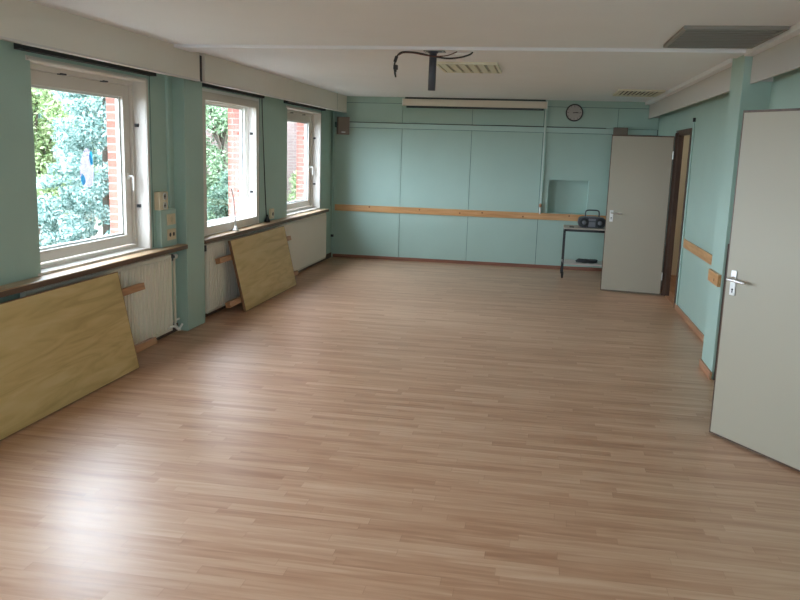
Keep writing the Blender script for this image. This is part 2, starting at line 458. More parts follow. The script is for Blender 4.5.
struct('trim_9', b, 'teal_trim', 'teal cable trunking across the far wall')
b = MB().tube([(.25, -.016, 2.154), (1.0, -.016, 2.151), (2.3, -.016, 2.152), (2.7, -.016, 2.156), (3.6, -.016, 2.153), (4.2, -.016, 2.152)], .0065, 8)
tag(obj('cable', b, 'dark_rubber'), 'thin dark cable running along the trunking on the far wall', 'cable')

def knots(pts, par, axis):
    for p in pts:
        q = Vector(p); d = Vector(axis)*.0015
        obj('knot', MB().cyl(q, q+d, .013, n=14), 'knot', par)
rail = obj('wall_rail', MB().box(.05, 4.45, -.026, 0, .756, .856, .004), 'pine')
tag(rail, 'long varnished pine rail across the teal far wall', 'rail')
knots([(.62, -.026, .835), (1.43, -.026, .825), (2.07, -.026, .80), (2.42, -.026, .82), (3.05, -.026, .79), (3.75, -.026, .83)], rail, (0, -1, 0))
struct('trim_shade_left', MB().box(0, .012, PIL[1], -.02, 0, .075, .002).box(0, .012, -14.0, PIL[0], 0, .075, .002), 'dark_wood', 'dark brown strip painting the shade under the radiators')  # dark strip putting the shadow below the radiators into colour
struct('baseboard_back', MB().box(.0, XR, -.014, 0, 0, .052, .003), 'skirting', 'reddish brown skirting along the far wall')

# ------------------------------------------------------------------ right wall
D1 = (-2.80, -1.965)     # far doorway
D2 = (-8.10, -7.22)      # near doorway
DT = 2.055
b = MB(); x0, x1 = XR, XR+.05
b.box(x0, x1, D1[1], .1, 0, H+.05); b.box(x0, x1, D2[1], D1[0], 0, H+.05); b.box(x0, x1, YB-.2, D2[0], 0, H+.05)
b.box(x0, x1, D1[0], D1[1], DT, H+.05); b.box(x0, x1, D2[0], D2[1], DT, H+.05)
struct('wall_right', b, 'teal', 'teal painted right wall with two doorways')
struct('pillar_right', MB().box(4.746, XR+.02, -6.005, -5.58, 0, H+.02, .005), 'teal', 'teal pilaster on the right wall beside the near door')
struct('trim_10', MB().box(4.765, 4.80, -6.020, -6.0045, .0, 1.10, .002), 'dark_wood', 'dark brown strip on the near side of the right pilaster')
RW = (3.2, 4.5)      # unseen window added in the end wall for fill daylight
b = MB().box(-.35, RW[0], YB-.2, YB, -.05, H+.05).box(RW[1], 6.9, YB-.2, YB, -.05, H+.05)
b.box(RW[0], RW[1], YB-.2, YB, -.05, WZ0).box(RW[0], RW[1], YB-.2, YB, WZ1, H+.05)
struct('wall_behind', b, 'teal')
b = MB(); n_ = 2; wd = (RW[1]-RW[0])/n_
b.box(RW[0], RW[1], YB-.16, YB-.09, WZ0, WZ0+.06).box(RW[0], RW[1], YB-.16, YB-.09, WZ1-.06, WZ1)
for k in range(n_+1): b.box(max(RW[0], RW[0]+k*wd-.04), min(RW[1], RW[0]+k*wd+.04), YB-.16, YB-.09, WZ0+.06, WZ1-.06)
w6 = struct('window_6', b, 'frame', 'unseen window added for fill light in the end wall behind the camera')
for k in range(n_): obj('pane', MB().box(RW[0]+k*wd+.04, RW[0]+(k+1)*wd-.04, YB-.130, YB-.125, WZ0+.06, WZ1-.06), 'glass', w6)
rr = obj('wall_rail', MB().box(XR-.018, XR, -4.84, -3.06, .752, .848, .004), 'pine_y')
tag(rr, 'pine rail on the right wall between doorway and pilaster', 'rail')
rr = obj('wall_rail', MB().box(4.72, 4.747, -5.995, -5.62, .752, .848, .004), 'pine_y')
tag(rr, 'short pine rail piece fixed on the right pilaster', 'rail')
knots([(4.72, -5.86, .79)], rr, (-1, 0, 0))
struct('baseboard_right', MB().box(XR-.016, XR, -5.575, D1[0]-.07, 0, .065, .003).box(XR-.016, XR, D1[1]+.07, -.014, 0, .065, .003), 'skirting_y', 'brown skirting on the right wall')
struct('baseboard_pillar', MB().box(4.730, 4.746, -6.02, -5.575, 0, .065, .003), 'skirting_y', 'brown skirting round the right pilaster')
b = MB().tube([(XR-.012, -2.985, 2.17), (XR-.012, -2.985, .9), (XR-.012, -2.985, .07)], .009, 8, 1)
o = obj('conduit', b, 'teal_trim'); tag(o, 'thin teal conduit running down beside the far doorway', 'conduit')
obj('end_cap', MB().box(XR-.028, XR, -3.0, -2.97, 2.15, 2.195, .004), 'dark', o)

def doorway(n, y0, y1, label):
    f = MB(); t = .030; c = .055
    f.box(XR-.004, XR+.052, y0, y0+t, 0, DT); f.box(XR-.004, XR+.052, y1-t, y1, 0, DT); f.box(XR-.004, XR+.052, y0, y1, DT-t, DT)
    d = struct('door_%d' % n, f, 'dark_wood', label)
    k = MB()
    k.box(XR-.012, XR-.001, y0-c+.02, y0+.02, 0, DT+c-.02, .003); k.box(XR-.012, XR-.001, y1-.02, y1+c+(.13 if n == 1 else -.02), 0, DT+c-.02, .003)
    k.box(XR-.012, XR-.001, y0+.02, y1-.02, DT-.02, DT+c-.02, .003)
    if n == 1: k.box(4.911, XR-.001, y1+.0, y1+.05, 0, DT, .003)     # thick rebated hinge post
    obj('casing', k, 'dark_wood', d)
    obj('threshold', MB().box(XR, XR+.05, y0+t, y1-t, .0, .008, .002), 'skirting_y', d)
    return d
doorway(1, D1[0], D1[1], 'brown framed doorway in the right wall by the far corner')
doorway(2, D2[0], D2[1], 'brown framed doorway hidden behind the near open door')

# hall behind the doorways
b = MB()
b.box(6.5, 6.7, -9.6, .3, -.05, H+.1); b.box(XR+.05, 6.7, -9.8, -9.6, -.05, H+.1)
b.box(XR+.051, XR+.056, D1[1], .02, 0, H); b.box(XR+.051, XR+.056, D2[1], D1[0], 0, H); b.box(XR+.05, 6.7, .014, .021, 0, H)
struct('wall_hall', b, 'hall', 'cream hall walls beyond the doorways')
struct('floor_hall', MB().box(XR+.13, 6.7, -9.7, .1, -.12, -.001), 'skirting_y', 'brown hall floor')
for k, y in enumerate((-1.6, -6.4)):  # made-up lamps, added so the hall looks lit
    o = obj('hall_fill_lamp', MB().lathe((5.8, y, H), (0, 0, -1), [(.15, 0), (.15, .03), (.12, .07), (.05, .09)], 24), 'lamp', None, True)
    tag(o, ('added round fill lamp in the hall by the far doorway', 'added round fill lamp in the hall by the near doorway')[k], 'lamp')

# ------------------------------------------------------------------ doors leaves
def lever(par, P, n, along, plate_h=(-.10, .055), mirror=1, keyhole=True):
    """P point on the face, n face normal (3D), along = unit vector towards the hinge"""
    P, n, a = Vector(P), Vector(n).normalized(), Vector(along).normalized(); z = Vector((0, 0, 1))
    q = MB(); w = .021
    pts = [P-a*w+z*plate_h[0], P+a*w+z*plate_h[0], P+a*w+z*plate_h[1], P-a*w+z*plate_h[1]]
    q.prism(pts, n*.007)
    pl = obj('handle_plate', q, 'metal', par)
    h = MB().cyl(P+n*.005, P+n*.018, .017, .015).cyl(P+n*.015, P+n*.05, .009)
    h.tube([P+n*.046-a*.008, P+n*.05+a*.02, P+n*.05+a*.07-z*.003, P+n*.047+a*.125-z*.006], lambda t: .010-.002*t, 12)
    obj('lever', h, 'metal', pl, True)
    if keyhole:
        obj('keyhole', MB().cyl(P+n*.0066-z*.065, P+n*.0078-z*.065, .007, n=12).prism([P+n*.0066-z*.066-a*.003, P+n*.0066-z*.066+a*.003, P+n*.0066-z*.085+a*.004, P+n*.0066-z*.085-a*.004], n*.0012), 'dark', pl)

def door_leaf(name, label, hinge, free, z0, z1, thick, side):
    """leaf from hinge to free edge (2D), thickness away from the camera side"""
    h, f = Vector((*hinge, 0)), Vector((*free, 0)); d = (f-h).normalized(); n = Vector((-d.y, d.x, 0))*side   # n = face towards the camera
    t = thing(name, label, 'door', (h.x, h.y, 0))
    e = .009
    pts = lambda a, c, off, zz: [h+d*a+n*off+Vector((0, 0, zz)), h+d*c+n*off+Vector((0, 0, zz))]
    L = (f-h).length
    q = MB(); p = pts(e, L-e, 0, z0+e)
    q.prism([p[0], p[1], p[1]-n*thick, p[0]-n*thick], (0, 0, z1-z0-2*e)); obj('door_panel', q, 'door', t)
    q = MB()
    def bar(a, c, za, zb):
        p = pts(a, c, .0005, za); q.prism([p[0], p[1], p[1]-n*(thick+.001), p[0]-n*(thick+.001)], (0, 0, zb-za))
    bar(0, e, z0, z1); bar(L-e, L, z0, z1); bar(e, L-e, z1-e*1.6, z1); bar(e, L-e, z0, z0+e)
    obj('edge_lipping', q, 'dark_wood', t)
    for zz in (.25, 1.78):
        c = h+n*.008; obj('hinge', MB().cyl(c+Vector((0, 0, zz-.05)), c+Vector((0, 0, zz+.05)), .008), 'metal', t)
    return t, h, d, n, L
t, h, d, n, L = door_leaf('door_leaf', 'cream flush door standing open against the far corner', (4.900, -1.975), (4.15, -1.865), .012, 2.015, .04, 1)
lever(t, h+d*(L-.07)+Vector((0, 0, 1.03)), n, -d, (-.115, .03))
t, h, d, n, L = door_leaf('door_leaf', 'large white door open in the right foreground', (4.925, -8.055), (4.470, -7.372), .012, 2.034, .04, 1)
if n.x > 0: n = -n
lever(t, h+d*(L-.068)+Vector((0, 0, 1.022)), n, -d, (-.10, .052))

# ------------------------------------------------------------------ window sills
def sill(y0, y1, label):
    t = thing('window_sill', label, 'sill', (.06, (y0+y1)/2, .785))
    obj('sill_board', MB().box(.0005, .1205, y0, y1, .792, .824, .004), 'sill', t)
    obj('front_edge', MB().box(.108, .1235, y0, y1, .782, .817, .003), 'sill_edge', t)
    return t
sill(-13.9, PIL[0], 'light wooden sill under the nearest window, ending at the left pilaster')
sill(PIL[1], -.64, 'long light wooden sill under the two far windows')

# ------------------------------------------------------------------ radiators
def radiator(y0, y1, label, valve_y, vs):
    t = thing('radiator', label, 'radiator', (0, (y0+y1)/2, .04))
    z0, z1 = .045, .748
    p = MB(); n = int((y1-y0)/.05); dy = (y1-y0)/n                        # pressed ribs
    prof = []
    for i in range(n):
        a = y0+i*dy
        prof += [(a, .038), (a+dy*.22, .038), (a+dy*.34, .060), (a+dy*.88, .060)]
    prof.append((y1, .038))
    vs0 = [(p.bm.verts.new((x, y, z0+.03)), p.bm.verts.new((x, y, z1-.03))) for y, x in prof]
    for (a0, a1), (b0, b1) in zip(vs0, vs0[1:]): p.bm.faces.new((a0, b0, b1, a1))
    p.box(.014, .050, y0, y1, z0, z0+.032, .004).box(.014, .050, y0, y1, z1-.032, z1, .004)
    p.box(.016, .034, y0, y1, z0+.02, z1-.02)
    obj('panel', p, 'radiator', t)
    g_ = MB()
    for i in range(int((y1-y0)/.025)): g_.box(.018, .044, y0+.01+i*.025, y0+.018+i*.025, z1-.004, z1+.006)
    obj('top_grille', g_, 'radiator', t)
    obj('side_cover', MB().box(.012, .052, y1-.003, y1+.004, z0, z1, .002), 'radiator', t)
    obj('side_cover', MB().box(.012, .052, y0-.004, y0+.003, z0, z1, .002), 'radiator', t)
    for yb in (y0+.4, y1-.4):
        obj('bracket', MB().box(.0005, .017, yb-.02, yb+.02, .15, .65), 'radiator', t)
    s = vs; vy = valve_y
    v = MB().cyl((.02, vy-.085*s, .715), (.02, vy+.0*s, .715), .014).box(.002, .04, vy-.075*s-.02, vy-.075*s+.02, .685, .745, .004)
    bmesh.ops.translate(v.bm, verts=v.bm.verts[:], vec=(.012, 0, 0)); vo = obj('valve', v, 'dark', t)
    obj('valve_knob', MB().lathe((.032, vy-.01*s, .715), (0, s, 0), [(.016, 0), (.024, .008), (.024, .045), (.018, .055)], 20), 'white_plastic', vo, True)
    return t
R1 = radiator(-7.95, -5.86, 'cream ribbed radiator under the nearest window', -5.755, 1)
b = MB().tube([(.05, -5.80, .70), (.05, -5.80, .4), (.05, -5.80, .10)], .013, 10, 1)
obj('pipe', b, 'pipe', R1)
b = MB().tube([(.045, -5.98, .075), (.06, -5.86, .085), (.07, -5.79, .045), (.055, -5.735, .03), (.07, -5.69, .075)], .0105, 10)
b.tube([(.035, -5.80, .12), (.05, -5.785, .075), (.08, -5.76, .03)], .010, 10)
b.tube([(.03, -5.80, .115), (.03, -5.74, .118), (.03, -5.675, .118)], .009, 10)
obj('pipe_tee', b, 'white_plastic', R1)
R2 = radiator(-5.06, -.545, 'very long cream ribbed radiator under the two far windows', -5.165, -1)

# ------------------------------------------------------------------ leaning table-top boards
def board(y0, y1, xt, xb, zt, th, label, blen0, blen1):
    t = thing('table_top', label, 'table top', (xb, (y0+y1)/2, 0), 'loose table tops leaning on the radiators')
    ang = math.atan2(xb-xt, zt); L = math.hypot(xb-xt, zt)
    R = Matrix.Rotation(-ang, 3, 'Y'); piv = (xb, 0, 0)
    # upright at x = xb, then tip the top back to the wall
    e = .006
    p = MB().box(xb-th, xb, y0+e, y1-e, th*math.sin(ang)+e, L-e).rotate(R, piv)
    obj('face_panel', p, 'board', t)
    q = MB(); z0_ = th*math.sin(ang)
    q.box(xb-th-.0005, xb+.0005, y0, y0+e, z0_, L); q.box(xb-th-.0005, xb+.0005, y1-e, y1, z0_, L)
    q.box(xb-th-.0005, xb+.0005, y0+e, y1-e, z0_, z0_+e); q.box(xb-th-.0005, xb+.0005, y0+e, y1-e, L-e, L)
    obj('edge_band', q.rotate(R, piv), 'board_edge', t)
    for zz in (.60, .14):
        q = MB().box(xb-th-.055, xb-th-.0006, y0-blen0, y1+blen1, zz-.028, zz+.028, .003).rotate(R, piv)
        obj('batten', q, 'batten', t)
    return t
board(-4.654, -2.860, .133, .306, .754, .026, 'yellowish wooden table top leaning on the long radiator below the middle window', .30, .25)
board(-8.760, -6.965, .150, .309, .756, .026, 'yellowish wooden table top leaning under the nearest window, cut off by the photo edge', .25, .40)

# ------------------------------------------------------------------ sockets, duct box, cables on the left wall
t = thing('socket_box', 'teal painted duct box with two cream sockets standing on the near sill', 'socket box', (.03, -5.88, .825))
obj('box_body', MB().box(0, .05, -6.03, -5.73, .825, 1.155, .005), 'teal_trim', t)
for k, z in enumerate((1.065, .93)):
    s_ = obj('socket', MB().box(.049, .060, -5.925, -5.765, z-.05, z+.05, .006), 'cream_plastic', t)
    if k: [obj('socket_hole', MB().cyl((.0595, yy, z), (.0612, yy, z), .018), 'dark', s_) for yy in (-5.88, -5.81)]
    else: obj('socket_ring', MB().lathe((.058, -5.845, z), (1, 0, 0), [(.036, 0), (.036, .008), (.026, .008), (.026, .003)], 24), 'cream_plastic', s_)
t = thing('wall_socket', 'cream double socket mounted on top of the teal duct box', 'socket', (.03, -5.97, 1.157))
obj('socket_body', MB().box(0, .055, -6.055, -5.895, 1.157, 1.315, .007), 'cream_plastic', t)
for z in (1.195, 1.275):
    r = obj('outlet', MB().lathe((.054, -5.965, z), (1, 0, 0), [(.032, 0), (.032, .007), (.024, .007), (.024, .001)], 24), 'white_plastic', t)
    [obj('socket_hole', MB().cyl((.0545, yy, z), (.0565, yy, z), .005), 'dark', r) for yy in (-5.975, -5.955)]
o = obj('cable_duct', MB().box(0, .024, -5.80, -5.765, 1.155, 2.33, .003), 'teal_trim')
tag(o, 'vertical teal cable duct rising from the socket box to the pelmet', 'cable duct')

t = thing('hanging_cable', 'black cable hanging down the pier onto the far sill, ending in a plug', 'cable', (.03, -3.22, .825))
obj('cord', MB().tube([(.022, -3.365, 2.30), (.018, -3.345, 2.1), (.018, -3.30, 1.7), (.020, -3.25, 1.2), (.026, -3.225, .905)], .006, 8), 'dark_rubber', t)
obj('plug', MB().lathe((.036, -3.22, .826), (0, 0, 1), [(.034, 0), (.036, .012), (.018, .06), (.009, .09)], 14), 'dark', t, True)
t = thing('wall_socket', 'small tan socket low on the pier beside the black hanging cable', 'socket', (.01, -3.0, .85))
obj('socket_body', MB().box(0, .035, -3.06, -2.95, .85, .975, .006), 'cream_plastic', t)
obj('socket_hole', MB().cyl((.034, -3.005, .91), (.0362, -3.005, .91), .024), 'dark', t)

t = thing('rod_holder', 'clear small holder with a thin rod standing on the sill at the middle window', 'rod holder', (.075, -4.35, .825))
obj('holder', MB().lathe((.075, -4.35, .825), (0, 0, 1), [(.040, 0), (.040, .012), (.020, .022), (.016, .05), (.010, .055)], 20), 'white_plastic', t, True)
obj('rod', MB().tube([(.075, -4.35, .865), (.072, -4.385, 1.1), (.066, -4.43, 1.262), (.066, -4.455, 1.268)], .007, 8), 'rod_grey', t)

# sticker on the first window's pane
t = thing('window_sticker', 'pale pink translucent decoration with blue spots on the nearest window pane', 'sticker', (-.151, -6.83, 1.36))
def blob(cy, cz, ry, rz, x, th, seed, n=28):
    rnd = random.Random(seed); ph = [rnd.uniform(0, 6.28) for _ in range(3)]
    pts = []
    for i in range(n):
        a = 2*math.pi*i/n; k = 1+.10*math.sin(2*a+ph[0])+.07*math.sin(3*a+ph[1])
        pts.append((x, cy+math.cos(a)*ry*k, cz+math.sin(a)*rz*k))
    return MB().prism(pts, (th, 0, 0))
obj('film', blob(-6.83, 1.52, .085, .165, -.1548, .0012, 3), 'film', t)
obj('spot', blob(-6.77, 1.60, .026, .05, -.1535, .0008, 5), 'film_blue', t)
obj('spot', blob(-6.89, 1.44, .028, .042, -.1535, .0008, 9), 'film_blue', t)

# vertical conduit in the far left corner
o = obj('conduit', MB().tube([(.022, -.045, 2.32), (.022, -.045, 1.2), (.022, -.045, .0005)], .009, 8, 1), 'teal_trim')
tag(o, 'thin teal pipe running down the far left corner', 'conduit')
obj('pipe_clip', MB().box(.0, .04, -.065, -.025, .33, .37, .004), 'dark', o)

# ------------------------------------------------------------------ speakers
def speaker(cx, zb, zt, w, dp, label, yaw):
    t = thing('wall_speaker', label, 'speaker', (cx, -.02-dp/2, zb), 'small brown wall speakers')
    c = (cx, -.05-dp/2, 0); R = Matrix.Rotation(yaw, 3, 'Z'); y0, y1 = c[1]-dp/2, c[1]+dp/2
    obj('cabinet', MB().box(cx-w/2, cx+w/2, y0+.012, y1, zb, zt, .006).rotate(R, c), 'speaker', t)
    obj('front_cloth', MB().box(cx-w/2+.01, cx+w/2-.01, y0, y0+.013, zb+.01, zt-.01, .004).rotate(R, c), 'speaker_cloth', t)
    obj('bracket', MB().box(cx-.03, cx+.03, y1-.04, .001, (zb+zt)/2-.02, (zb+zt)/2+.02), 'dark', t)
    obj('badge', MB().box(cx-.03, cx+.03, y0-.002, y0+.002, zb+.03, zb+.042).rotate(R, c), 'metal', t)
speaker(.190, 1.955, 2.225, .19, .13, 'small brown speaker high in the far left corner below the pelmet', .35)
speaker(4.405, 1.88, 2.168, .20, .13, 'small dark speaker on the far wall half hidden behind the open door', 0)

# ------------------------------------------------------------------ projection screen, cord, trunking
t = thing('projection_screen', 'rolled-up projection screen in a long cream case below the ceiling', 'projection screen', (2.22, -.07, 2.385))
obj('case', MB().box(1.128, 3.31, -.12, -.022, 2.418, 2.520, .012), 'screen_case', t)
obj('end_cap', MB().box(1.118, 1.130, -.122, -.02, 2.412, 2.526, .004), 'white_plastic', t)
obj('end_cap', MB().box(3.308, 3.320, -.122, -.02, 2.412, 2.526, .004), 'white_plastic', t)
obj('bottom_bar', MB().box(1.18, 3.27, -.100, -.065, 2.388, 2.420, .004), 'screen_bar', t)
obj('mounting_rail', MB().box(1.16, 3.29, -.108, .0, 2.519, H-.001, .002), 'screen_bar', t)
o = obj('cable_duct', MB().box(3.288, 3.324, -.03, -.0005, .857, 2.415, .003), 'teal_trim')
tag(o, 'vertical pale teal cable duct below the screen case on the far wall', 'cable duct')
t = thing('pull_cord', 'white pull cord with a wooden toggle hanging beside the niche', 'cord', (3.305, -.075, .84))
obj('cord', MB().tube([(3.300, -.075, 2.415), (3.302, -.075, 1.7), (3.305, -.075, .98)], .003, 8, 2), 'white_plastic', t)
obj('toggle', MB().lathe((3.305, -.075, .945), (0, 0, 1), [(.012, 0), (.022, .012), (.022, .045), (.010, .06)], 16), 'batten', t, True)
obj('tassel', MB().lathe((3.306, -.075, .845), (0, 0, 1), [(.012, 0), (.014, .01), (.012, .08), (.005, .10)], 14), 'white_plastic', t, True)

# ------------------------------------------------------------------ clock
t = thing('wall_clock', 'round wall clock with a black rim above the far wall trunking', 'clock', (3.72, -.02, 2.375))
cx, cz, r = 3.722, 2.372, .128
obj('rim', MB().lathe((cx, -.0005, cz), (0, -1, 0), [(r-.004, 0), (r, .006), (r, .034), (r-.006, .042), (r-.016, .040), (r-.018, .024)], 48), 'clock_rim', t, True)
obj('dial', MB().lathe((cx, -.001, cz), (0, -1, 0), [(r-.014, 0), (r-.014, .026)], 48), 'clock_face', t)
for k in range(12):
    q = MB(); a = k*math.pi/6; s_, c_ = math.sin(a), math.cos(a); r0, r1 = (.082, .103) if k % 3 == 0 else (.090, .103)
    q.prism([(cx+s_*r0+c_*.003, -.0265, cz+c_*r0-s_*.003), (cx+s_*r1+c_*.003, -.0265, cz+c_*r1-s_*.003), (cx+s_*r1-c_*.003, -.0265, cz+c_*r1+s_*.003), (cx+s_*r0-c_*.003, -.0265, cz+c_*r0+s_*.003)], (0, -.001, 0))
    obj('hour_mark', q, 'dark', t)
def hand(a, l, w, y):
    s_, c_ = math.sin(a), math.cos(a)
    return MB().prism([(cx-s_*.02+c_*w, y, cz-c_*.02-s_*w), (cx+s_*l+c_*w*.5, y, cz+c_*l-s_*w*.5), (cx+s_*l-c_*w*.5, y, cz+c_*l+s_*w*.5), (cx-s_*.02-c_*w, y, cz-c_*.02+s_*w)], (0, -.002, 0))
obj('hour_hand', hand(math.radians(82), .058, .006, -.028), 'dark', t)
obj('minute_hand', hand(math.radians(93), .086, .004, -.031), 'dark', t)

# ------------------------------------------------------------------ trolley with boombox and cables
CX0, CX1, CY0, CY1, CT = 3.665, 4.385, -.935, -.455, .728
t = thing('av_trolley', 'black framed trolley on castors behind the open far door', 'trolley', (4.02, -.69, 0))
obj('top_board', MB().box(CX0-.008, CX1+.008, CY0-.012, CY1+.012, CT-.018, CT, .004), 'cart_top', t)
q = MB()
q.box(CX0, CX1, CY0, CY0+.022, CT-.052, CT-.018); q.box(CX0, CX1, CY1-.022, CY1, CT-.052, CT-.018)
q.box(CX0, CX0+.022, CY0, CY1, CT-.052, CT-.018); q.box(CX1-.022, CX1, CY0, CY1, CT-.052, CT-.018)
obj('frame', q, 'black_metal', t)
obj('shelf', MB().box(CX0+.004, CX1-.004, CY0+.03, CY1, .196, .216, .004), 'cart_shelf', t)
for x in (CX0+.011, CX1-.011):
    for y in (CY0+.011, CY1-.011):
        lg = obj('leg', MB().box(x-.011, x+.011, y-.011, y+.011, .085, CT-.045), 'black_metal', t)
        obj('castor', MB().cyl((x-.013, y, .031), (x+.013, y, .031), .031, n=18).box(x-.017, x+.017, y-.012, y+.012, .035, .09, .003), 'dark_rubber', lg)

t = thing('boombox', 'dark portable radio with an arched carrying handle on the trolley', 'radio', (4.05, -.70, CT))
x0, x1, y0, y1, z0, z1 = 3.855, 4.245, -.82, -.60, CT+.002, CT+.155
q = MB(); pts = []
for i in range(28):                                                       # body with bulging rounded ends
    a = 2*math.pi*i/28; c_, s_ = math.cos(a), math.sin(a); p = .45
    pts.append(((x0+x1)/2+math.copysign(abs(c_)**p, c_)*(x1-x0)/2, y0+.012, (z0+z1)/2+math.copysign(abs(s_)**.6, s_)*(z1-z0)/2))
q.prism(pts, (0, y1-y0-.012, 0)); obj('body', q, 'boombox', t)
for x in (x0+.085, x1-.085):
    g_ = obj('speaker_grille', MB().lathe((x, y0+.012, (z0+z1)/2-.004), (0, -1, 0), [(.064, 0), (.064, .010), (.054, .014), (.02, .006)], 28), 'dark', t, True)
    obj('cone', MB().lathe((x, y0+.004, (z0+z1)/2-.004), (0, -1, 0), [(.030, 0), (.030, .006), (.012, .010)], 20), 'boombox_grey', g_, True)
cxm = (x0+x1)/2
obj('cassette_deck', MB().box(cxm-.048, cxm+.048, y0-.004, y0+.015, z0+.015, z0+.085, .005), 'boombox_grey', t)
obj('tuning_dial', MB().box(cxm-.05, cxm+.05, y0-.002, y0+.015, z0+.098, z0+.128, .003), 'boombox_grey', t)
q = MB()
for k in range(5): q.box(cxm-.045+k*.019, cxm-.030+k*.019, y0+.03, y0+.05, z1-.006, z1+.008, .002)
obj('buttons', q, 'boombox_grey', t)
obj('handle', MB().tube([(cxm-.095, -.71, z1-.03), (cxm-.095, -.71, z1+.055), (cxm-.075, -.71, z1+.088), (cxm, -.71, z1+.094), (cxm+.075, -.71, z1+.088), (cxm+.095, -.71, z1+.055), (cxm+.095, -.71, z1-.03)], .0095, 10), 'boombox', t)
o = obj('remote_control', MB().box(3.735, 3.80, -.88, -.845, CT+.001, CT+.016, .004), 'dark'); tag(o, 'small dark remote lying on the trolley top beside the radio', 'remote')
rnd = random.Random(4); q = MB(); P = []
for k in range(46):
    a = k*.85; P.append((4.02+.15*math.cos(a)*rnd.uniform(.75, 1.05), -.73+.085*math.sin(a)*rnd.uniform(.7, 1.), .228+.03*rnd.random()))
q.tube(P, .011, 8, 4)
o = obj('cable_bundle', q, 'dark_rubber'); tag(o, 'heap of black coiled cable on the lower trolley shelf', 'cable')

# ------------------------------------------------------------------ ceiling: projector mount, cables, louvre lamps
BZ = H-.024
t = thing('projector_mount', 'blue-grey projector pole hanging from the ceiling beam', 'projector mount', (2.40, -5.97, BZ))
obj('base_plate', MB().box(2.315, 2.485, -6.02, -5.92, BZ-.005, BZ, .002), 'mount', t)
obj('pole', MB().cyl((2.385, -5.97, 2.218), (2.388, -5.97, BZ-.005), .030, n=28), 'mount', t, True)
obj('collar', MB().lathe((2.388, -5.97, BZ-.005), (0, 0, -1), [(.042, 0), (.042, .006), (.032, .014)], 28), 'mount', t, True)
for x, y in ((2.33, -6.008), (2.47, -6.008), (2.33, -5.932), (2.47, -5.932)):
    obj('bolt', MB().cyl((x, y, BZ-.009), (x, y, BZ-.004), .007, n=6), 'metal', t)
t = thing('projector_cable', 'black projector cables drooping from the ceiling beam past the pole', 'cable', (2.3, -6.02, BZ))
y = -6.03
obj('cord', MB().tube([(2.70, -5.95, BZ-.004), (2.684, y+.03, 2.497), (2.624, y, 2.474), (2.529, y, 2.462), (2.448, y, 2.469), (2.367, y, 2.483), (2.286, y, 2.500), (2.204, y, 2.508), (2.137, y, 2.504), (2.100, y, 2.465), (2.087, y, 2.402), (2.092, y, 2.345)], .0068, 10), 'dark_rubber', t)
obj('cord', MB().tube([(2.58, -5.98, BZ-.003), (2.51, -6.035, 2.484), (2.42, -6.045, 2.476), (2.33, -6.04, 2.484), (2.24, -6.03, 2.500), (2.16, -6.03, 2.502), (2.12, -6.028, 2.485)], .0042, 8), 'red_wire', t)
obj('plug', MB().box(2.080, 2.114, y-.018, y+.018, 2.37, 2.408, .006).box(2.086, 2.104, y-.011, y+.011, 2.352, 2.371, .003), 'dark', t)
obj('plug', MB().cyl((2.104, y-.005, 2.475), (2.090, y-.005, 2.43), .013, n=12), 'dark', t)
obj('plug', MB().cyl((2.092, y, 2.348), (2.100, y, 2.312), .009, .006, n=12), 'dark', t)
o = obj('ceiling_junction_box', MB().box(2.555, 2.675, -5.90, -5.80, BZ-.020, BZ+.002, .004), 'white_plastic'); tag(o, 'small white junction box on the ceiling beam beside the projector pole', 'junction box')

def louvre(x0, x1, y0, y1, along, step, label, slat, back='grille_back', sm='grille'):
    t = thing('ceiling_louvre', label, 'ceiling lamp', ((x0+x1)/2, (y0+y1)/2, H), 'unlit louvred ceiling lamps')
    f = .022; zb = H-.022
    q = MB().box(x0, x1, y0, y0+f, zb, H).box(x0, x1, y1-f, y1, zb, H).box(x0, x0+f, y0+f, y1-f, zb, H).box(x1-f, x1, y0+f, y1-f, zb, H)
    obj('frame', q, sm, t)
    obj('backing', MB().box(x0+f, x1-f, y0+f, y1-f, H-.004, H-.0005), back, t)
    if along == 'y':
        k = x0+f+step/2
        while k < x1-f-.005:
            obj('slat', MB().box(k-slat/2, k+slat/2, y0+f, y1-f, zb+.001, zb+.012, .001), sm, t); k += step
    else:
        k = y0+f+step/2
        while k < y1-f-.005:
            obj('slat', MB().box(x0+f, x1-f, k-slat/2, k+slat/2, zb+.001, zb+.012, .001), sm, t); k += step
louvre(2.27, 2.845, -5.02, -4.22, 'y', .088, 'louvred ceiling lamp with broad cream slats beside the projector pole', .060, 'lamp_tan')
louvre(4.155, 4.70, -2.28, -1.38, 'y', .05, 'louvred ceiling lamp with fine slats above the open far door', .020)
louvre(4.115, 4.722, -7.18, -6.29, 'x', .075, 'louvred ceiling lamp with slats coloured as in shade above the near white door', .018, 'grille_back', 'louvre_shade')

# ------------------------------------------------------------------ garden outside
struct('ground', MB().box(-30, -.36, -40, 30, -.6, -.45), 'ground', 'bare garden soil outside the windows')
w = MB().box(-5.4, -.36, 5.2, 5.5, -.5, 5.5)
struct('wall_wing', w, 'grey_brick', 'greyish pink brick wing of the building outside')

